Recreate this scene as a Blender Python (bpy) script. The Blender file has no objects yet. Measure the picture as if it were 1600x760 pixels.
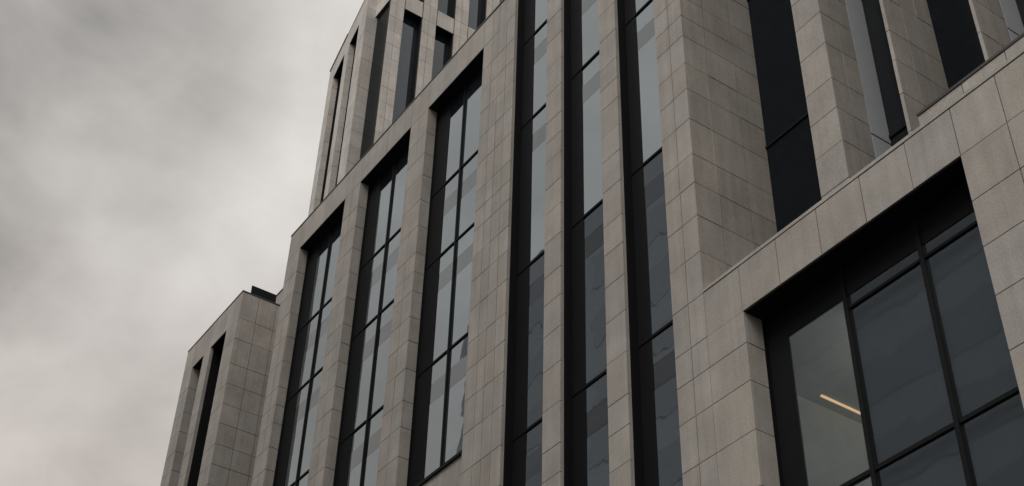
import bpy, math, random
from mathutils import Matrix, Vector
random.seed(7)
scene = bpy.context.scene
C = scene.collection
H = 1.6            # eye height: survey heights below are measured from the eye

# ------------------------------------------------------------------ camera
cam_d = bpy.data.cameras.new('camera')
cam = bpy.data.objects.new('camera', cam_d); C.objects.link(cam)
cam_d.sensor_width = 36.0
cam_d.lens = 2175.25 / 1600 * 36
cam_d.clip_end = 3000
R = ((0.56751804, -0.51431322, -0.64296593), (0.82301905, 0.37685609, 0.4249931), (0.02372605, -0.77036446, 0.63716221))
m = Matrix(((R[0][0], -R[0][1], -R[0][2]), (R[1][0], -R[1][1], -R[1][2]), (R[2][0], -R[2][1], -R[2][2])))
cam.matrix_world = Matrix.Translation((0, -12, H)) @ m.to_4x4()
scene.camera = cam

# ------------------------------------------------------------------ world, sun, exposure
SUN_EL, SUN_AZ = math.radians(50), math.radians(155)      # azimuth clockwise from +Y
world = bpy.data.worlds.new('World'); scene.world = world; world.use_nodes = True
nt = world.node_tree; nt.nodes.clear()
def N(t, **k):
    n = nt.nodes.new(t)
    for a, b in k.items(): setattr(n, a, b)
    return n
def L(a, b): nt.links.new(a, b)
out = N('ShaderNodeOutputWorld'); bg = N('ShaderNodeBackground'); bg.inputs['Strength'].default_value = 0.1
L(bg.outputs[0], out.inputs[0])
sky = N('ShaderNodeTexSky'); sky.sky_type = 'NISHITA'; sky.sun_disc = False
sky.sun_elevation = SUN_EL; sky.sun_rotation = SUN_AZ; sky.air_density = 1.0; sky.dust_density = 2.0
tc = N('ShaderNodeTexCoord')
sep = N('ShaderNodeSeparateXYZ'); L(tc.outputs['Generated'], sep.inputs[0])
zc = N('ShaderNodeMath', operation='ADD'); L(sep.outputs['Z'], zc.inputs[0]); zc.inputs[1].default_value = 0.28
zm = N('ShaderNodeMath', operation='MAXIMUM'); L(zc.outputs[0], zm.inputs[0]); zm.inputs[1].default_value = 0.12
div = N('ShaderNodeVectorMath', operation='DIVIDE'); L(tc.outputs['Generated'], div.inputs[0])
cmb = N('ShaderNodeCombineXYZ')
for i in range(3): L(zm.outputs[0], cmb.inputs[i])
L(cmb.outputs[0], div.inputs[1])                             # a flat cloud deck seen in perspective
n1 = N('ShaderNodeTexNoise'); n1.inputs['Scale'].default_value = 4.0; n1.inputs['Detail'].default_value = 6.0; n1.inputs['Roughness'].default_value = 0.5; n1.inputs['Distortion'].default_value = 0.35
off = N('ShaderNodeVectorMath', operation='ADD'); off.inputs[1].default_value = (3.1, 1.7, 0.4); L(div.outputs[0], off.inputs[0]); L(off.outputs[0], n1.inputs['Vector'])
dens = N('ShaderNodeMapRange'); dens.inputs['From Min'].default_value = 0.25; dens.inputs['From Max'].default_value = 0.75; dens.inputs['To Min'].default_value = 0.52; dens.inputs['To Max'].default_value = 1.0; L(n1.outputs['Fac'], dens.inputs['Value'])
# heavier banks of cloud in the deck, with ragged edges
wob = N('ShaderNodeTexNoise'); wob.inputs['Scale'].default_value = 6.0; wob.inputs['Detail'].default_value = 3.0; L(off.outputs[0], wob.inputs['Vector'])
wsub = N('ShaderNodeVectorMath', operation='SUBTRACT'); L(wob.outputs['Color'], wsub.inputs[0]); wsub.inputs[1].default_value = (.5, .5, .5)
wsc = N('ShaderNodeVectorMath', operation='SCALE'); wsc.inputs['Scale'].default_value = 0.05; L(wsub.outputs[0], wsc.inputs[0])
wdir = N('ShaderNodeVectorMath', operation='ADD'); L(tc.outputs['Generated'], wdir.inputs[0]); L(wsc.outputs[0], wdir.inputs[1])
wn = N('ShaderNodeVectorMath', operation='NORMALIZE'); L(wdir.outputs[0], wn.inputs[0])
def pixdir(px, py):
    d = (px - 800, py - 380, 2175.25)
    v = Vector([sum(R[i][j] * d[j] for j in range(3)) for i in range(3)]); return v.normalized()
n2 = N('ShaderNodeTexNoise'); n2.inputs['Scale'].default_value = 13.0; n2.inputs['Detail'].default_value = 5.0; n2.inputs['Roughness'].default_value = 0.55; n2.inputs['Distortion'].default_value = 0.6; L(off.outputs[0], n2.inputs['Vector'])
fine_c = N('ShaderNodeMapRange'); fine_c.inputs['From Min'].default_value = 0.3; fine_c.inputs['From Max'].default_value = 0.7; fine_c.inputs['To Min'].default_value = -0.06; fine_c.inputs['To Max'].default_value = 0.06; L(n2.outputs['Fac'], fine_c.inputs['Value'])
fa = N('ShaderNodeMath', operation='ADD'); L(dens.outputs[0], fa.inputs[0]); L(fine_c.outputs[0], fa.inputs[1])
acc = fa.outputs[0]
BANKS = [((-60, 10), 0.0, 6.0, -0.10), ((130, 40), 0.0, 5.0, 0.12), ((0, -70), 0.0, 14.5, -0.56), ((260, 90), 0.0, 6.0, -0.14), ((10, 430), 0.0, 4.0, -0.26), ((240, 345), 0.0, 2.6, -0.10), ((170, 480), 0.0, 3.0, -0.10), ((20, 760), 0.0, 5.0, -0.10), ((150, 215), 0.0, 3.0, 0.12), ((470, 150), 0.0, 8.0, 0.10)]
for (p, r0, r1, amt) in BANKS:
    dt = N('ShaderNodeVectorMath', operation='DOT_PRODUCT'); L(wn.outputs[0], dt.inputs[0]); dt.inputs[1].default_value = pixdir(*p)
    mr = N('ShaderNodeMapRange', interpolation_type='SMOOTHSTEP'); L(dt.outputs['Value'], mr.inputs['Value'])
    mr.inputs['From Min'].default_value = math.cos(math.radians(r1)); mr.inputs['From Max'].default_value = math.cos(math.radians(r0))
    mr.inputs['To Min'].default_value = 0.0; mr.inputs['To Max'].default_value = amt
    ad = N('ShaderNodeMath', operation='ADD'); L(acc, ad.inputs[0]); L(mr.outputs[0], ad.inputs[1]); acc = ad.outputs[0]
ramp = N('ShaderNodeValToRGB'); L(acc, ramp.inputs[0])
cr = ramp.color_ramp
cr.elements[0].position = 0.0; cr.elements[0].color = (0.18, 0.172, 0.164, 1)
cr.elements[1].position = 1.0; cr.elements[1].color = (0.70, 0.68, 0.65, 1)
e = cr.elements.new(0.5); e.color = (0.46, 0.44, 0.415, 1)
sc10 = N('ShaderNodeVectorMath', operation='SCALE'); sc10.inputs['Scale'].default_value = 10.0; L(ramp.outputs[0], sc10.inputs[0])
mix = N('ShaderNodeMix', data_type='RGBA'); mix.inputs['Factor'].default_value = 0.96
# an overcast sky is about three times as bright overhead as at the horizon
cie = N('ShaderNodeMapRange'); cie.inputs['From Min'].default_value = 0.0; cie.inputs['From Max'].default_value = 1.0; cie.inputs['To Min'].default_value = 0.55; cie.inputs['To Max'].default_value = 1.45
L(sep.outputs['Z'], cie.inputs['Value'])
ciem = N('ShaderNodeVectorMath', operation='SCALE'); L(sc10.outputs[0], ciem.inputs[0]); L(cie.outputs[0], ciem.inputs['Scale'])
# the deck turns creamier towards the horizon
hz = N('ShaderNodeMapRange'); hz.inputs['From Min'].default_value = 0.40; hz.inputs['From Max'].default_value = 0.68; L(sep.outputs['Z'], hz.inputs['Value'])
tn = N('ShaderNodeMix', data_type='RGBA'); L(hz.outputs[0], tn.inputs['Factor']); tn.inputs[6].default_value = (1.04, 0.97, 0.945, 1); tn.inputs[7].default_value = (1, 1, 1, 1)
tm = N('ShaderNodeVectorMath', operation='MULTIPLY'); L(ciem.outputs[0], tm.inputs[0]); L(tn.outputs[2], tm.inputs[1])
L(sky.outputs[0], mix.inputs[6]); L(tm.outputs[0], mix.inputs[7]); L(mix.outputs[2], bg.inputs['Color'])

sun_d = bpy.data.lights.new('sun', 'SUN'); sun = bpy.data.objects.new('sun', sun_d); C.objects.link(sun)
sun_d.energy = 1.5; sun_d.angle = math.radians(40); sun_d.color = (1.0, 0.95, 0.88)
sv = Vector((math.sin(SUN_AZ) * math.cos(SUN_EL), math.cos(SUN_AZ) * math.cos(SUN_EL), math.sin(SUN_EL)))
sun.rotation_euler = sv.to_track_quat('Z', 'Y').to_euler()

vs = scene.view_settings
vs.view_transform = 'Standard'; vs.look = 'None'; vs.exposure = 0.05; vs.gamma = 1.0; vs.use_curve_mapping = False

# ------------------------------------------------------------------ materials
def mat(name):
    M = bpy.data.materials.new(name); M.use_nodes = True
    t = M.node_tree; b = t.nodes['Principled BSDF']; return M, t, b
def node(t, ty, **k):
    n = t.nodes.new(ty)
    for a, b in k.items(): setattr(n, a, b)
    return n

def stone_mat(name, col, var=0.16):
    M, t, b = mat(name)
    geo = node(t, 'ShaderNodeNewGeometry'); oi = node(t, 'ShaderNodeObjectInfo')
    fine = node(t, 'ShaderNodeTexNoise'); fine.inputs['Scale'].default_value = 38; fine.inputs['Detail'].default_value = 3; fine.inputs['Roughness'].default_value = 0.75
    big = node(t, 'ShaderNodeTexNoise'); big.inputs['Scale'].default_value = 1.3; big.inputs['Detail'].default_value = 5; big.inputs['Roughness'].default_value = 0.6
    strk = node(t, 'ShaderNodeTexNoise'); strk.inputs['Scale'].default_value = 1.0; strk.inputs['Detail'].default_value = 4
    mp = node(t, 'ShaderNodeMapping'); mp.inputs['Scale'].default_value = (7, 7, 0.35)
    st2 = node(t, 'ShaderNodeTexNoise'); st2.inputs['Scale'].default_value = 1.0; st2.inputs['Detail'].default_value = 3; mp2 = node(t, 'ShaderNodeMapping'); mp2.inputs['Scale'].default_value = (16, 16, 0.22)
    t.links.new(geo.outputs['Position'], mp2.inputs['Vector']); t.links.new(mp2.outputs[0], st2.inputs['Vector'])
    for n in (fine, big): t.links.new(geo.outputs['Position'], n.inputs['Vector'])
    t.links.new(geo.outputs['Position'], mp.inputs['Vector']); t.links.new(mp.outputs[0], strk.inputs['Vector'])
    def rng(src, a, b_, lo, hi):
        r = node(t, 'ShaderNodeMapRange'); t.links.new(src, r.inputs['Value'])
        r.inputs['From Min'].default_value = a; r.inputs['From Max'].default_value = b_; r.inputs['To Min'].default_value = lo; r.inputs['To Max'].default_value = hi
        return r.outputs[0]
    fs = [rng(oi.outputs['Random'], 0, 1, 1 - var / 2, 1 + var / 2), rng(fine.outputs['Fac'], .3, .7, .80, 1.18), rng(big.outputs['Fac'], .3, .7, .84, 1.11), rng(strk.outputs['Fac'], .35, .75, 1.04, .88), rng(st2.outputs['Fac'], .58, .75, 1.0, .89)]
    cur = fs[0]
    for f in fs[1:]:
        mm = node(t, 'ShaderNodeMath', operation='MULTIPLY'); t.links.new(cur, mm.inputs[0]); t.links.new(f, mm.inputs[1]); cur = mm.outputs[0]
    # each slab leans a little warmer or greyer
    hx = node(t, 'ShaderNodeMix', data_type='RGBA'); fr = node(t, 'ShaderNodeMath', operation='FRACT'); m7 = node(t, 'ShaderNodeMath', operation='MULTIPLY'); m7.inputs[1].default_value = 7.31
    t.links.new(oi.outputs['Random'], m7.inputs[0]); t.links.new(m7.outputs[0], fr.inputs[0]); t.links.new(fr.outputs[0], hx.inputs['Factor'])
    hx.inputs[6].default_value = (col[0] * 1.01, col[1] * .99, col[2] * .965, 1); hx.inputs[7].default_value = (col[0] * .985, col[1] * 1.0, col[2] * 1.02, 1)
    sc = node(t, 'ShaderNodeVectorMath', operation='SCALE'); t.links.new(hx.outputs[2], sc.inputs[0]); t.links.new(cur, sc.inputs['Scale'])
    t.links.new(sc.outputs[0], b.inputs['Base Color'])
    b.inputs['Roughness'].default_value = 0.72; b.inputs['Specular IOR Level'].default_value = 0.35
    bp = node(t, 'ShaderNodeBump'); bp.inputs['Strength'].default_value = 0.25; bp.inputs['Distance'].default_value = 0.004
    t.links.new(fine.outputs['Fac'], bp.inputs['Height']); t.links.new(bp.outputs[0], b.inputs['Normal'])
    return M
STONE = stone_mat('stone', (0.40, 0.378, 0.349), 0.13)
STONE_T = stone_mat('tower_stone', (0.60, 0.575, 0.54), 0.10)

def plain(name, col, rough, metal=0.0, spec=0.5, noise=0.15):
    M, t, b = mat(name)
    geo = node(t, 'ShaderNodeNewGeometry'); nz = node(t, 'ShaderNodeTexNoise'); nz.inputs['Scale'].default_value = 4; nz.inputs['Detail'].default_value = 4
    t.links.new(geo.outputs['Position'], nz.inputs['Vector'])
    r = node(t, 'ShaderNodeMapRange'); r.inputs['To Min'].default_value = 1 - noise; r.inputs['To Max'].default_value = 1 + noise; t.links.new(nz.outputs['Fac'], r.inputs['Value'])
    sc = node(t, 'ShaderNodeVectorMath', operation='SCALE'); sc.inputs[0].default_value = col; t.links.new(r.outputs[0], sc.inputs['Scale'])
    t.links.new(sc.outputs[0], b.inputs['Base Color'])
    b.inputs['Roughness'].default_value = rough; b.inputs['Metallic'].default_value = metal; b.inputs['Specular IOR Level'].default_value = spec
    return M
JOINT = plain('joint_mortar', (0.065, 0.06, 0.054), 0.9)
METAL = plain('black_metal', (0.0088, 0.0096, 0.0108), 0.6, 0.0, 0.12)
CAP = plain('cap_metal', (0.05, 0.048, 0.046), 0.5, 0.0, 0.4)
ROOF = plain('roof_felt', (0.08, 0.078, 0.075), 0.9)
ASPH = plain('asphalt', (0.06, 0.06, 0.06), 0.9)
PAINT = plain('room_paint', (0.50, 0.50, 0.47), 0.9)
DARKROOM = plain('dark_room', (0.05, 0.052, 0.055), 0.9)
CONC = plain('opposite_wall', (0.50, 0.53, 0.57), 0.85)
DIM_BACKING = plain('dim_room_backing', (0.036, 0.045, 0.058), 0.8)  # darkness of the unlit rooms, put into a sheet's colour
OGLASS = plain('opposite_glass', (0.38, 0.41, 0.45), 0.5)

def glass_mat(name, ior, tint):
    M, t, b = mat(name)
    geo = node(t, 'ShaderNodeNewGeometry'); oi = node(t, 'ShaderNodeObjectInfo')
    ad = node(t, 'ShaderNodeVectorMath', operation='ADD'); t.links.new(geo.outputs['Position'], ad.inputs[0])
    sc = node(t, 'ShaderNodeMath', operation='MULTIPLY'); sc.inputs[1].default_value = 90; t.links.new(oi.outputs['Random'], sc.inputs[0]); t.links.new(sc.outputs[0], ad.inputs[1])
    nz = node(t, 'ShaderNodeTexNoise'); nz.inputs['Scale'].default_value = 0.9; nz.inputs['Detail'].default_value = 2.0; t.links.new(ad.outputs[0], nz.inputs['Vector'])
    bp = node(t, 'ShaderNodeBump'); bp.inputs['Strength'].default_value = 0.3; bp.inputs['Distance'].default_value = 0.013; t.links.new(nz.outputs['Fac'], bp.inputs['Height'])
    bl = node(t, 'ShaderNodeMapRange'); bl.inputs['To Min'].default_value = 0.6; bl.inputs['To Max'].default_value = 3.2; t.links.new(oi.outputs['Random'], bl.inputs['Value'])
    bs = node(t, 'ShaderNodeVectorMath', operation='SCALE'); bs.inputs[0].default_value = tint; t.links.new(bl.outputs[0], bs.inputs['Scale']); t.links.new(bs.outputs[0], b.inputs['Base Color'])
    b.inputs['Specular Tint'].default_value = (0.86, 0.95, 1.0, 1); b.inputs['Roughness'].default_value = 0.015; b.inputs['IOR'].default_value = ior
    t.links.new(bp.outputs[0], b.inputs['Normal'])
    return M, t, b, bp
GLASS, _, _, _ = glass_mat('coated_glass', 4.0, (0.010, 0.012, 0.014))
NAVY = plain('dark_navy_glass', (0.011, 0.0135, 0.017), 0.22, 0, 0.5, 0.25); NAVY.node_tree.nodes['Principled BSDF'].inputs['IOR'].default_value = 1.13
GLASS_B, _, _, _ = glass_mat('dark_glass', 1.45, (0.006, 0.0075, 0.009))
GLASS_S, _, _, _ = glass_mat('spandrel_glass', 2.5, (0.012, 0.014, 0.017))
GLASS_T, _, _, _ = glass_mat('tower_glass', 1.8, (0.010, 0.013, 0.018))
PANEL_LIGHT = plain('pale_blind_glass', (0.55, 0.60, 0.63), 0.25, 0, 0.5, 0.05)
# clear glass: mirror part by Fresnel, the rest lets the room show through
CLEAR, t, b, bp = glass_mat('clear_glass', 1.5, (0, 0, 0))
t.nodes.remove(b)
gl = node(t, 'ShaderNodeBsdfGlossy'); gl.inputs['Roughness'].default_value = 0.03; gl.inputs['Color'].default_value = (0.86, 0.95, 1.0, 1); t.links.new(bp.outputs[0], gl.inputs['Normal'])
tr = node(t, 'ShaderNodeBsdfTransparent'); tr.inputs['Color'].default_value = (0.82, 0.85, 0.85, 1)
fr = node(t, 'ShaderNodeFresnel'); fr.inputs['IOR'].default_value = 2.5
mx = node(t, 'ShaderNodeMixShader'); gb = node(t, 'ShaderNodeNewGeometry'); iv = node(t, 'ShaderNodeMath', operation='SUBTRACT'); iv.inputs[0].default_value = 1; t.links.new(gb.outputs['Backfacing'], iv.inputs[1]); fm = node(t, 'ShaderNodeMath', operation='MULTIPLY'); t.links.new(iv.outputs[0], fm.inputs[0]); t.links.new(fr.outputs[0], fm.inputs[1]); t.links.new(fm.outputs[0], mx.inputs[0]); t.links.new(tr.outputs[0], mx.inputs[1]); t.links.new(gl.outputs[0], mx.inputs[2])
t.links.new(mx.outputs[0], t.nodes['Material Output'].inputs['Surface'])
LAMP, t, b = mat('lamp_glow'); b.inputs['Emission Color'].default_value = (1.0, 0.62, 0.34, 1); b.inputs['Emission Strength'].default_value = 0.85; b.inputs['Base Color'].default_value = (.8, .6, .4, 1)

ROOM_FILL, t, b = mat('room_fill_glow'); b.inputs['Emission Color'].default_value = (1.0, 0.99, 0.95, 1); b.inputs['Emission Strength'].default_value = 6.0  # glow of the added fill strip, out of view

# ------------------------------------------------------------------ helpers
def tag(o, label=None, cat=None, group=None, kind=None):
    if label: o['label'] = label
    if cat: o['category'] = cat
    if group: o['group'] = group
    if kind: o['kind'] = kind
    return o
class Thing:
    """a top-level thing: an Empty at its base that parents its parts"""
    def __init__(s, name, label, cat, base, group=None):
        s.o = bpy.data.objects.new(name, None); C.objects.link(s.o); s.base = Vector(base); s.o.location = base
        s.o.empty_display_size = 0.5
        tag(s.o, label, cat, group)
def mesh_boxes(boxes, base, basis=None):
    v, f = [], []
    for (x0, x1, y0, y1, z0, z1) in boxes:
        i = len(v)
        for z in (z0, z1):
            for (x, y) in ((x0, y0), (x1, y0), (x1, y1), (x0, y1)):
                p = Vector((x, y, z))
                if basis is not None: p = basis @ p
                v.append(tuple(p - base))
        f += [(i, i+3, i+2, i+1), (i+4, i+5, i+6, i+7), (i, i+1, i+5, i+4), (i+1, i+2, i+6, i+5), (i+2, i+3, i+7, i+6), (i+3, i, i+4, i+7)]
    me = bpy.data.meshes.new('boxes'); me.from_pydata(v, [], f); me.update(); return me
def part(thing, name, boxes, material, parent=None, basis=None, kind=None, label=None):
    me = mesh_boxes(boxes, thing.base, basis); me.materials.append(material)
    o = bpy.data.objects.new(name, me); C.objects.link(o); o.parent = parent or thing.o
    tag(o, label, kind=kind)
    return o
UNIT = {}
def unit(material):
    if material.name not in UNIT:
        me = mesh_boxes([(-.5, .5, -.5, .5, -.5, .5)], Vector((0, 0, 0))); me.materials.append(material); UNIT[material.name] = me
    return UNIT[material.name]
def piece(thing, name, box, material, parent, basis=None, tilt=None):
    """one cheap piece that shares its mesh with the others"""
    x0, x1, y0, y1, z0, z1 = box
    o = bpy.data.objects.new(name, unit(material)); C.objects.link(o); o.parent = parent
    c = Vector(((x0+x1)/2, (y0+y1)/2, (z0+z1)/2))
    S = Matrix.Diagonal((x1-x0, y1-y0, z1-z0, 1))
    if tilt: S = Matrix.Rotation(math.radians(tilt[1]), 4, 'Z') @ Matrix.Rotation(math.radians(tilt[0]), 4, 'X') @ S
    if basis is not None: M4 = Matrix.Translation(-thing.base) @ basis @ Matrix.Translation(c) @ S
    else: M4 = Matrix.Translation(c - thing.base) @ S
    o.matrix_local = M4
    return o
G = 0.007          # half a joint
T = 0.04           # slab thickness
def jit(): return random.uniform(-0.0025, 0.0025)
def front_slabs(th, par, xs, zs, y=0.0, material=None, basis=None):
    """stone slabs on a wall whose outside faces -Y"""
    for a, b_ in zip(xs, xs[1:]):
        for c, d in zip(zs, zs[1:]):
            j = jit(); piece(th, 'stone_panel', (a+G*(a != xs[0]), b_-G*(b_ != xs[-1]), y+j, y+T, c+G, d-G), material or STONE, par, basis)
def side_slabs(th, par, ys, zs, x, material=None, basis=None):
    """stone slabs on a wall whose outside faces +X"""
    for a, b_ in zip(ys, ys[1:]):
        for c, d in zip(zs, zs[1:]):
            j = jit(); piece(th, 'stone_panel', (x-T, x+j, a+(G if a != ys[0] else T+.001), b_-G*(b_ != ys[-1]), c+G, d-G), material or STONE, par, basis)
Z = lambda z: z + H
def above(rows, lo, hi): return [Z(r) for r in rows if lo - 1e-6 <= r <= hi + 1e-6]

# ------------------------------------------------------------------ ground
gm = bpy.data.meshes.new('ground'); s_ = 900
gm.from_pydata([(-s_, -s_, 0), (s_, -s_, 0), (s_, s_, 0), (-s_, s_, 0)], [], [(0, 1, 2, 3)]); gm.materials.append(ASPH)
go = bpy.data.objects.new('ground', gm); C.objects.link(go); tag(go, 'dark asphalt street in front of the building', kind='structure')

# ------------------------------------------------------------------ main office building
ROWS = [8.0, 8.8, 9.55, 10.44, 11.26, 11.92, 12.49, 13.33, 14.18, 14.95, 15.67, 16.33, 17.16, 17.91, 18.57, 19.30, 19.85, 20.42, 21.25, 22.06, 22.87, 23.6, 24.3, 25.15]
TOP, SOF = 26.08, 25.15
TOP2, SOF2, XS = 31.2, 30.2, -18.65
ROWS2 = [TOP, 26.9, 27.7]
XL, XR = -29.93, -12.69
main = Thing('office_building', 'grey stone office building with tall narrow recessed windows under a straight parapet', 'building', (-21.3, 6, 0))
CO = 0.018          # joints are this deep: the core stands behind the slab faces
part(main, 'wall_core', [(XL+.05, XR-.05, .5, 13.0, 0, Z(TOP-.15))], JOINT)

def pier(th, x0, x1, cols, lo, side_depth=0.0, depth=0.45, lo_core=0.0):
    p = part(th, 'pier', [(x0+.012, x1-.012, CO, depth+.06, lo_core, Z(SOF))], JOINT)
    if x1 > -18.5:                                             # these go on above the parapet line
        xa = max(x0, XS)
        q = part(th, 'upper_pier', [(xa+.012, x1-.012, CO, depth+.06, Z(SOF), Z(TOP2))], JOINT, p)
        part(th, 'upper_slab', [(xa, x1, 0, T, Z(SOF)+G, Z(TOP)-G), (xa, x1, 0, T, Z(TOP)+G, Z(TOP2))], STONE, p)
    zs = above(ROWS, lo, SOF)
    front_slabs(th, p, cols, zs, 0.0)
    if zs[0] > lo_core + .1:                                   # the plain foot of the pier, below the picture
        part(th, 'pier_foot', [(x0, x1, 0.0, .3, lo_core, zs[0])], STONE, p)
    # right-hand return: slabs, or for a slim lip the slab edge alone
    if side_depth > 0.15: side_slabs(th, p, [0.0, side_depth], zs, x1)
    return p
pier(main, XL, -29.15, [XL, -29.53, -29.15], 16.33, 0.26)
pier(main, -26.50, -25.67, [-26.50, -26.08, -25.67], 14.95, 0.26)
pier(main, -23.05, -22.20, [-23.05, -22.63, -22.20], 13.33, 0.26)
pier(main, -19.66, -18.32, [-19.66, -19.27, -18.98, -18.65, -18.32], 11.92)
pier(main, -17.01, -16.48, [-17.01, -16.48], 11.26)
pier(main, -15.16, -14.63, [-15.16, -14.63], 10.44)
p7 = pier(main, -13.44, XR, [-13.44, -13.06, XR], 9.55)
# the slim stone lips of the right-hand piers
for x1 in (-18.32, -16.48, -14.63):
    o = part(main, 'stone_lip', [(x1-.03, x1+.001, T+.001, 0.085, 0, Z(SOF2))], STONE)

# parapet band and its cap
band = part(main, 'parapet', [(XL+.012, XS-.012, CO, .5, Z(SOF), Z(TOP))], JOINT)
part(main, 'upper_core', [(XS+.05, XR-.05, .5, 13.0, Z(TOP-.15), Z(TOP2))], JOINT)
part(main, 'upper_lintel', [(-18.32, -17.01, 0, .5, Z(SOF2), Z(TOP2)), (-16.48, -15.16, 0, .5, Z(SOF2), Z(TOP2)), (-14.63, -13.44, 0, .5, Z(SOF2), Z(TOP2))], STONE)
part(main, 'upper_end_wall', [(XS, XS+.04, T+.002, 12.9, Z(TOP), Z(TOP2))], STONE)
bx = [XL, -29.15, -27.8, -26.50, -25.67, -24.33, -23.05, -22.20, -20.93, -19.66, -19.27, -18.98, XS]
front_slabs(main, band, bx, [Z(SOF), Z(TOP)])
cx = XL-.01
while cx < XS-.05:
    nx = min(cx+1.62, XS-.01)
    piece(main, 'parapet_cap', (cx, nx-.012, -.012+random.uniform(-.004, .004), .55, Z(TOP)+.012, Z(TOP)+.055+random.uniform(-.004, .004)), CAP, band); cx = nx
part(main, 'parapet_cap_gap', [(XL+.02, XS-.02, .02, .5, Z(TOP), Z(TOP)+.012)], JOINT, band)
# left end wall of the parapet and building
part(main, 'end_wall', [(XL, XL+.045, T+.002, 12.9, 0, Z(TOP))], STONE)
# return wall that faces right, above the low roof
ret = part(main, 'return_wall', [(XR-.5, XR-.012, .05, 1.95, 0, Z(TOP2))], JOINT)
side_slabs(main, ret, [0.0, .56, 1.26, 1.86], above(ROWS, 13.33, 24.3), XR)
part(main, 'return_wall_top', [(XR-.06, XR, .041, 1.86, Z(24.3), Z(TOP2))], STONE, ret)

def tall_window(th, x0, x1, zb, depth, lip, mull, trans, refl_w, SOF=SOF):
    """a recessed window strip: black returns and soffit, panes, mullion and transoms"""
    zt = Z(SOF)
    w = part(th, 'window', [(x0-.02, x0+.004, lip, depth+.05, Z(zb), zt), (x1-.02, x1+.02, lip, depth+.05, Z(zb), zt), (x0, x1, .012, depth+.05, zt-.004, zt+.05)], METAL)
    xs = [x0+refl_w] + mull + [x1-.03]
    part(th, 'dark_reflection_panel', [(x0+.005, x0+refl_w, depth-.012, depth+.03, Z(zb), zt-.006)], METAL, w)  # black panel standing in for the jamb's dark reflection in the glass
    zs = [(zb, 0)]
    for q in trans: zs += [(q-1.05, 1), (q-.55, 0), (q, 0)]
    zs.append((SOF-.02, 0))
    for a, b_ in zip(xs, xs[1:]):
        for (c, sp), (d, _) in zip(zs, zs[1:]):
            k = random.uniform(-.0015, .0015)
            piece(th, 'pane', (a, b_, depth+k, depth+.02, Z(c)+.002, Z(d)-.002), GLASS_S if sp else GLASS, w, tilt=(random.uniform(-.1, .1), random.uniform(-.3, .3)))
    for xm in mull:
        part(th, 'mullion', [(xm-.025, xm+.025, depth-.045, depth+.03, Z(zb), zt-.01)], METAL, w)
    for zt_ in trans:
        part(th, 'transom', [(x0+.006, x1-.022, depth-.028, depth+.03, Z(zt_)-.024, Z(zt_)+.024)], METAL, w)
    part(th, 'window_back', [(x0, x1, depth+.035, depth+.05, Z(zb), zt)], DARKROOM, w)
    return w
for (x0, x1) in ((-29.15, -26.50), (-25.67, -23.05), (-22.20, -19.66)):
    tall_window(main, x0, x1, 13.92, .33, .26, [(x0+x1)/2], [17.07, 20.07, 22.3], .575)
    u = part(main, 'under_sill_wall', [(x0, x1, .10, .5, 0, Z(13.92)-.05)], STONE)
    part(main, 'sill', [(x0, x1, .05, .42, Z(13.92)-.05, Z(13.92)+.02)], METAL, u)
for (x0, x1) in ((-18.32, -17.01), (-16.48, -15.16), (-14.63, -13.44)):
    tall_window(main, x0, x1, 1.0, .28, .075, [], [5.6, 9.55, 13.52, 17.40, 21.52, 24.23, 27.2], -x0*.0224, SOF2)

# ------------------------------------------------------------------ right wing: low front with a large window, set-back upper storeys
PT, PS = 13.33, 12.48
XE = 4.0
wing = Thing('office_wing', 'low stone wing with one wide recessed window and set-back fins above its roof edge', 'building', (-4.4, 6, 0))
WX0, WX1, WB = -11.87, -7.70, 5.6
rl = [8.0, 8.8, 9.55, 10.44, 11.26, 11.92, 12.49, 13.33]
rr = [6.9, 7.8, 8.6, 9.4, 10.2, 10.95, 11.69, 12.48, 13.33]
pl = part(wing, 'pier', [(XR+.012, WX0-.012, CO, .6, 0, Z(PS))], JOINT)
front_slabs(wing, pl, [XR+G, WX0], above(rl, 8.8, 12.49))
side_slabs(wing, pl, [0.0, .36], above(rl, 8.8, 12.49), WX0)
part(wing, 'pier_foot', [(XR+G, WX0, 0.0, .36, 0, Z(8.8))], STONE, pl)
pr = part(wing, 'pier', [(WX1+.012, XE, CO, .6, 0, Z(PS))], JOINT)
front_slabs(wing, pr, [WX1, -6.95, -6.12, -5.3, -4.5], above(rr, 6.9, PS))
part(wing, 'pier_foot', [(WX1, -4.5, 0.0, .36, 0, Z(6.9)), (-4.5+G, XE, 0, .36, 0, Z(PS))], STONE, pr)
lint = part(wing, 'lintel', [(XR+.012, XE, CO, .6, Z(PS), Z(PT))], JOINT)
front_slabs(wing, lint, [XR+G, -11.88, -11.07, -10.22, -9.36, -8.51, -7.70, -6.95, -6.12, -5.3, -4.5], [Z(PS), Z(PT)])
part(wing, 'coping', [(XR+.005, XE, -.006, .42, Z(PT)+.016, Z(PT)+.075)], STONE, lint)
part(wing, 'terrace', [(XR, XE, .42, 2.2, Z(PT)-.5, Z(PT)-.05)], ROOF)
# low upstand behind the coping
ux = -8.40
up = part(wing, 'upstand_wall', [(ux, XE, .33, .48, Z(PT)-.05, Z(13.93))], JOINT)
front_slabs(wing, up, [ux, -7.62, -6.88, -6.1, -5.3, -4.5], [Z(PT)+.0, Z(13.93)], y=.30)
part(wing, 'upstand_cap', [(ux-.01, XE, .285, .5, Z(13.93), Z(13.975))], CAP, up)

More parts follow.
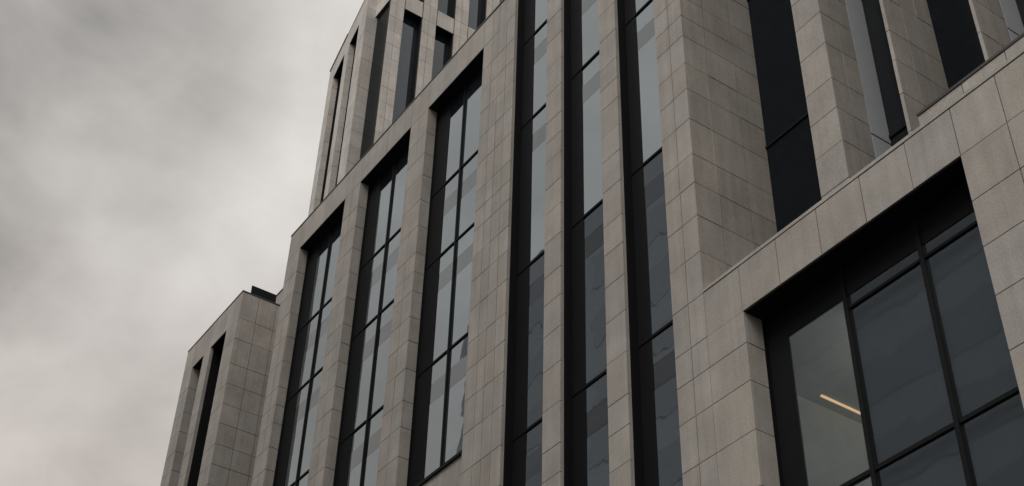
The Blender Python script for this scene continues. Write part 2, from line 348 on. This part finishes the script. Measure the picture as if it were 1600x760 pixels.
# large window
D = .45
lw = part(wing, 'window', [(WX0-.02, WX0+.004, .361, D+.05, Z(WB), Z(PS)), (WX1-.02, WX1+.02, .10, D+.05, Z(WB), Z(PS)), (WX0, WX1, .045, D+.05, Z(PS)-.006, Z(PS)+.05)], METAL)
ms = [-10.29, -8.90]; ts = [9.20, 11.76]
part(wing, 'dark_reflection_panel', [(WX0+.005, WX0+.41, D-.012, D+.03, Z(WB), Z(PS)-.008), (WX0+.411, WX1-.021, D-.012, D+.03, Z(11.97), Z(PS)-.008)], METAL, lw)  # added black strips in place of the dark jamb and soffit reflections
xs = [WX0+.41] + ms + [WX1-.02]; zs = [WB] + ts + [PS-.03]
for i, (a, b_) in enumerate(zip(xs, xs[1:])):
    zz = zs if i else [WB, 9.20, PS-.03]                       # the first light has no upper transom
    for c, d in zip(zz, zz[1:]):
        piece(wing, 'pane', (a, b_, D, D+.012, Z(c), Z(d)), CLEAR, lw)
for xm in ms: part(wing, 'mullion', [(xm-.036, xm+.036, D-.05, D+.06, Z(WB), Z(PS)-.01)], METAL, lw)
part(wing, 'transom', [(xs[0], xs[-1], D-.03, D+.05, Z(9.2)-.03, Z(9.2)+.03)], METAL, lw)
part(wing, 'transom', [(ms[0]+.046, xs[-1], D-.03, D+.05, Z(11.76)-.022, Z(11.76)+.022)], METAL, lw)
# rooms behind it
RB = 6.0
part(wing, 'lit_room', [(-12.68, -12.64, D+.1, RB, Z(8.4), Z(12.1)), (-12.68, -10.2, RB, RB+.1, Z(8.4), Z(12.1)), (-12.68, -10.15, D+.1, RB+.1, Z(12.1), Z(12.2)), (-12.68, -10.15, D+.1, RB+.1, Z(8.3), Z(8.4))], PAINT)
part(wing, 'room_partition', [(-10.32, -10.2, D+.13, RB, Z(8.4), Z(12.1))], PAINT)
part(wing, 'room_fill_strip', [(-10.37, -10.32, 1.0, 5.0, Z(11.3), Z(11.42))], ROOM_FILL)  # unseen strip, added to brighten the lit room
part(wing, 'dim_backing', [(ms[0]-.03, ms[1]-.01, D+.10, D+.11, Z(WB), Z(PS))], DIM_BACKING, lw); part(wing, 'dim_backing', [(ms[1]-.005, WX1, D+.10, D+.11, Z(WB), Z(PS))], DIM_BACKING, lw); part(wing, 'dim_backing', [(WX0, ms[0]-.05, D+.10, D+.11, Z(WB), Z(8.4))], DIM_BACKING, lw)  # added dark sheets that stand for the dim interior behind the panes
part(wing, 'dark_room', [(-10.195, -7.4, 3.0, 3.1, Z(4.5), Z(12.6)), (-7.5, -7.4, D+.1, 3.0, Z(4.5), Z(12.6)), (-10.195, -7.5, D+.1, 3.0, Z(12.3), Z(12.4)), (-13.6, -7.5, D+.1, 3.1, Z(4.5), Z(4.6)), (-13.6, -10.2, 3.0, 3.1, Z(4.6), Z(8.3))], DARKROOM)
part(wing, 'wing_core', [(-7.3, XE, .7, 12.9, 0, Z(12.7)), (XR+.01, -4.6, 3.2, 12.9, Z(12.7), Z(30)), (XR+.01, -7.3, 6.3, 12.9, 0, Z(12.7))], ROOF)

# set-back storeys with fins
YG = 1.83
XU = -4.6
sw = part(wing, 'window', [(XR+.02, XU, YG+.04, YG+.3, Z(PT)-.1, Z(30))], METAL)
FY = 0.65
fins = [(-10.62, -10.04, .73), (-8.86, -8.80, 1.2), (-7.385, -7.33, .73), (-5.95, -5.89, 1.2)]
gx = [XR+.005] + [f[1] for f in fins]
ge = [f[0] for f in fins] + [XU-.05]
for k, (a, b_) in enumerate(zip(gx, ge)):
    lows = [PT-.1, 17.46, 21.5, 26.0] if k == 0 else [PT-.1, 15.66, 19.6, 23.6]
    for c, d in zip(lows, lows[1:]):
        piece(wing, 'pane', (a+.002, b_+.04, YG+random.uniform(-.002, .002), YG+.03, Z(c), Z(d)), NAVY, sw)
    for c in lows[1:-1]:
        part(wing, 'transom', [(a+.003, b_, YG-.03, YG+.02, Z(c)-.03, Z(c)+.03)], METAL, sw)
for (a, b_, sd) in fins:
    f = part(wing, 'fin', [(a+.012, b_-.012, FY+CO, YG+.03, Z(PT)-.1, Z(30))], JOINT)
    zs = above(ROWS, 14.18, 21.25); zs = [Z(13.30)] + zs
    front_slabs(wing, f, [a, b_], zs, FY)
    ys = [FY, FY+.37, FY+sd] if sd < 1 else [FY, FY+.42, FY+.8, FY+sd]
    side_slabs(wing, f, ys, zs, b_)
    part(wing, 'fin_top', [(a, b_, FY, FY+sd, Z(21.25), Z(30))], STONE, f)
    if sd < 1:
        for c, d in ((13.3, 15.5), (15.5, 19.0), (19.0, 24.0)):
            piece(wing, 'side_pane', (b_-.03, b_+.002, FY+sd+.004, YG-.004, Z(c)+.02, Z(d)-.02), PANEL_LIGHT, f)

# ceiling lamp in the lit room
lamp = bpy.data.objects.new('ceiling_lamp', mesh_boxes([(-.017, .017, 0, 2.6, 0, .028)], Vector((0, 0, 0)))); lamp.data.materials.append(LAMP); C.objects.link(lamp)
lamp.location = (-12.42, 2.06, Z(12.075)); tag(lamp, 'slim glowing orange ceiling lamp seen through the large window', 'lamp')

# ------------------------------------------------------------------ left block
LR = [16.4, 17.2, 17.95, 18.7, 19.5, 20.25, 20.95, 21.63, 22.3, 23.0, 23.7, 24.4, 25.06]
LR = [17.95, 18.7, 19.3, 19.95, 20.61, 21.30, 21.96, 22.67, 23.38, 24.28, 25.06]
left = Thing('stone_block', 'dark stone corner block with two slit windows and a blank gridded side wall', 'building', (-35.1, 2, 0))
LX0, LX1, LS, LT = -37.18, -33.12, 25.04, 26.04
part(left, 'wall_core', [(LX0+.06, LX1-.06, .8, 3.6, 0, Z(LT)-.15)], JOINT)
def lpier(x0, x1, cols, lo):
    p = part(left, 'pier', [(x0+.012, x1-.012, CO, .85, 0, Z(LS))], JOINT)
    front_slabs(left, p, cols, [Z(r) for r in LR if r >= lo])
    part(left, 'pier_foot', [(x0, x1, 0, .3, 0, Z([r for r in LR if r >= lo][0]))], STONE, p)
    return p
a = lpier(LX0, -36.45, [LX0, -36.8, -36.45], 19.95); side_slabs(left, a, [0, .33], [Z(r) for r in LR if r >= 19.95], -36.45)
b2 = lpier(-35.60, -35.06, [-35.60, -35.06], 19.3); part(left, 'stone_lip', [(-35.09, -35.059, T+.001, .10, 0, Z(LS))], STONE, b2)
c2 = lpier(-33.93, LX1, [-33.93, -33.52, LX1], 17.95)
lb = part(left, 'parapet', [(LX0+.012, LX1-.012, CO, .9, Z(LS), Z(LT))], JOINT)
front_slabs(left, lb, [LX0, -36.45, -35.33, -34.2, -33.52, LX1], [Z(LS), Z(LT)])
sw2 = part(left, 'side_wall', [(LX1-.3, LX1-.014, .05, 3.6, 0, Z(LT))], JOINT)
side_slabs(left, sw2, [0, .57, 1.17, 1.77, 2.4], [Z(r) for r in LR] + [Z(LT)], LX1)
part(left, 'side_wall_foot', [(LX1-.04, LX1, T+.002, 2.4, 0, Z(LR[0]))], STONE, sw2)
part(left, 'parapet_cap', [(LX0-.01, LX1+.01, -.012, .5, Z(LT)+.008, Z(LT)+.05), (LX1-.4, LX1+.01, .501, 3.6, Z(LT)+.008, Z(LT)+.05)], CAP, lb)
part(left, 'end_wall', [(LX0, LX0+.045, T+.002, 3.6, 0, Z(LT))], STONE)
for (x0, x1, lip) in ((-36.45, -35.60, .335), (-35.06, -33.93, .105)):
    w = part(left, 'window', [(x0-.02, x0+.004, lip, .7, 0, Z(LS)), (x0, x1, .03, .7, Z(LS)-.004, Z(LS)+.04)], METAL)
    piece(left, 'pane', (x0, x1, .62, .64, 1, Z(LS)-.01), GLASS_T, w)
# black screen on its roof
scr = bpy.data.objects.new('roof_screen', mesh_boxes([(-.02, .02, 0, .85, 0, .30), (-.02, .02, .02, .05, -.1, 0), (-.02, .02, .80, .83, -.1, 0)], Vector((0, 0, 0)))); scr.data.materials.append(METAL); C.objects.link(scr)
scr.location = (LX1-.12, .30, Z(LT)+.14); tag(scr, 'low black screen standing on the roof edge of the corner block', 'screen')
# link between the two blocks, further back
link = Thing('link_building', 'narrow recessed stone wall between the corner block and the office building', 'building', (-31.5, 3.2, 0))
lw2 = part(link, 'wall', [(-37.0, XL+.04, 2.52, 8.0, 0, Z(29.15))], JOINT)
front_slabs(link, lw2, [-36.9+.8*i for i in range(9)], [Z(r) for r in (24.3, 25.1, 25.9, 26.7, 27.5, 28.35, 29.15)], 2.5)
part(link, 'wall_cap', [(-37.02, XL+.04, 2.48, 8.0, Z(29.15)+.006, Z(29.15)+.05)], CAP, lw2)

# ------------------------------------------------------------------ tower behind
tw = Thing('rear_tower', 'pale stone tower rising behind the parapet with rows of dark windows', 'building', (-36.0, 8, 0))
XT, YS, XW, YF = -33.56, 4.0, -34.77, 3.587
TZ1, TZ2 = 42.80, 43.70       # head of the lower windows, foot of the upper ones
part(tw, 'wall_core', [(-38.0, XT-.75, YS+2.0, 16.0, Z(20), Z(42)), (XT-.8, XT-.06, YS+.3, 16, Z(20), Z(33))], JOINT)
wins = [(YS+.66+1.497*i, YS+.66+1.497*i+.83) for i in range(7)]
edges = [YS] + [v for w in wins for v in w] + [YS+.66+1.497*7]
trow = [33.2+.80*i for i in range(12)] + [TZ1]
trow[-2] = 42.0
urow = [TZ2, 44.5, 45.3, 46.1, 46.9, 47.7]
for i in range(0, len(edges)-1, 2):
    y0, y1 = edges[i], edges[i+1]
    p = part(tw, 'pier', [(XT-.9, XT-.014, y0+(.31 if i == 0 else .012), y1-.012, Z(33), Z(48.5))], JOINT)
    if i == 0: part(tw, 'corner_return', [(XT-.045, XT-.041, y0+.001, y0+.31, Z(33), Z(48.5))], JOINT, p)
    side_slabs(tw, p, [y0, (y0+y1)/2, y1], [Z(r) for r in trow if r > (39.0 if i else 33) - (2.0 if i == 2 else 0)], XT, STONE_T)
    side_slabs(tw, p, [y0, (y0+y1)/2, y1], [Z(TZ1), Z(TZ2)] + [Z(r) for r in urow[1:]], XT, STONE_T)
for (y0, y1) in wins:
    sp = part(tw, 'spandrel', [(XT-.9, XT-.014, y0, y1, Z(TZ1), Z(TZ2))], JOINT)
    side_slabs(tw, sp, [y0, y1], [Z(TZ1), Z(TZ2)], XT, STONE_T)
    w = part(tw, 'window', [(XT-.9, XT-.05, y1-.004, y1+.02, Z(33), Z(TZ1)), (XT-.9, XT-.05, y0, y1, Z(TZ1)-.004, Z(TZ1)+.03), (XT-.9, XT-.05, y1-.004, y1+.02, Z(TZ2), Z(48)), (XT-.9, XT-.045, y0, y1, Z(TZ2)-.02, Z(TZ2)+.004)], METAL)
    piece(tw, 'pane', (XT-.37, XT-.35, y0, y1, Z(33), Z(TZ1)), GLASS_T, w)
    piece(tw, 'pane', (XT-.37, XT-.35, y0, y1, Z(TZ2), Z(48)), GLASS_T, w)
part(tw, 'head_band', [(XT-.9, XT, YS, edges[-1], Z(48), Z(50))], STONE_T)
# recessed glass strip at the inner corner
w = part(tw, 'window', [(XW-.1, XT-.05, YS+.12, YS+.3, Z(30), Z(42.95))], METAL)
piece(tw, 'pane', (XW, XT-.05, YS+.10, YS+.118, Z(30), Z(42.95)), NAVY, w)
bm_ = part(tw, 'beam', [(XW+.002, XT-.05, YS+.02, YS+.3, Z(42.95), Z(44.3))], JOINT)
front_slabs(tw, bm_, [XW+.003, XT-.02], [Z(42.95), Z(43.65), Z(44.3)], YS, STONE_T)
# corner wing, its front turned ten degrees
ang = math.radians(10.39)
BW = Matrix.Translation((XW, YF, 0)) @ Matrix.Rotation(-ang, 4, 'Z')      # local -x runs along the front, local +y into the wing
WL, WS, WT = 5.1, 43.28, 44.34
part(tw, 'corner_core', [(-WL+.06, -.5, .75, 2.5, Z(20), Z(WT)-.1)], JOINT, basis=BW)
wrow = [34.0+.79*i for i in range(12)]; wrow = [r for r in wrow if r < 42.9] + [WS]
def wpier(x0, x1, cols, jamb):
    p = part(tw, 'pier', [(x0+.012, x1-(.16 if x1 == 0 else .012), CO, .8, Z(20), Z(WS))], JOINT, basis=BW)
    front_slabs(tw, p, cols, [Z(r) for r in wrow], 0.0, STONE_T, BW)
    if jamb: side_slabs(tw, p, [0, jamb], [Z(r) for r in wrow], x1, STONE_T, BW)
wpier(-WL, -4.35, [-WL, -4.35], .24); wpier(-2.82, -2.20, [-2.82, -2.20], .24); wpier(-1.0, 0.0, [-1.0, -.5, 0.0], 0)
wb = part(tw, 'parapet', [(-WL+.012, -.16, CO, .8, Z(WS), Z(WT))], JOINT, basis=BW)
front_slabs(tw, wb, [-WL, -4.35, -3.5, -2.51, -1.6, -.8, 0], [Z(WS), Z(WT)], 0, STONE_T, BW)
part(tw, 'parapet_cap', [(-WL-.01, -2.75, -.03, .8, Z(WT)+.006, Z(WT)+.09), (-2.75, -.14, -.012, .8, Z(WT)+.006, Z(WT)+.05), (-.14, .005, -.012, .05, Z(WT)+.006, Z(WT)+.05)], CAP, wb, basis=BW)
part(tw, 'end_wall', [(-WL, -WL+.045, T+.002, 2.5, Z(20), Z(WT))], STONE_T, basis=BW)
for (x0, x1) in ((-4.35, -2.82), (-2.20, -1.0)):
    w = part(tw, 'window', [(x0-.02, x0+.004, .245, .7, Z(30), Z(WS)), (x0, x1, .03, .7, Z(WS)-.004, Z(WS)+.04)], METAL, basis=BW)
    piece(tw, 'pane', (x0, x1, .62, .64, Z(30), Z(WS)-.01), GLASS_B, w, BW)
cs = part(tw, 'corner_side', [(XW-.5, XW-.014, YF+.12, YS+.1, Z(20), Z(WT))], JOINT)
side_slabs(tw, cs, [YF-.02, YS+.1], [Z(r) for r in wrow] + [Z(WT)], XW+.001, STONE_T)

# ------------------------------------------------------------------ block across the street, met only as a reflection
OY = -26
def across(name, label, x0, x1, h, floor):
    th = Thing(name, label, 'building', ((x0+x1)/2, OY-8, 0))
    ow = part(th, 'wall', [(x0, x1, OY-16, OY-.3, 0, h)], CONC)
    z = 3.0
    while z + floor < h:
        n = int((x1-x0) / 11); w = (x1-x0) / n
        for i in range(n):
            piece(th, 'window', (x0+w*i+.5, x0+w*(i+1)-.5, OY-.33, OY-.27, z, z+floor*.55), OGLASS, ow)
        z += floor
across('opposite_tower', 'tall office tower across the street mirrored in the narrow window strips', -64, -38.5, 57, 4.0)
across('opposite_block', 'lower office block across the street mirrored in the large window', -38, -10, 45, 3.8)
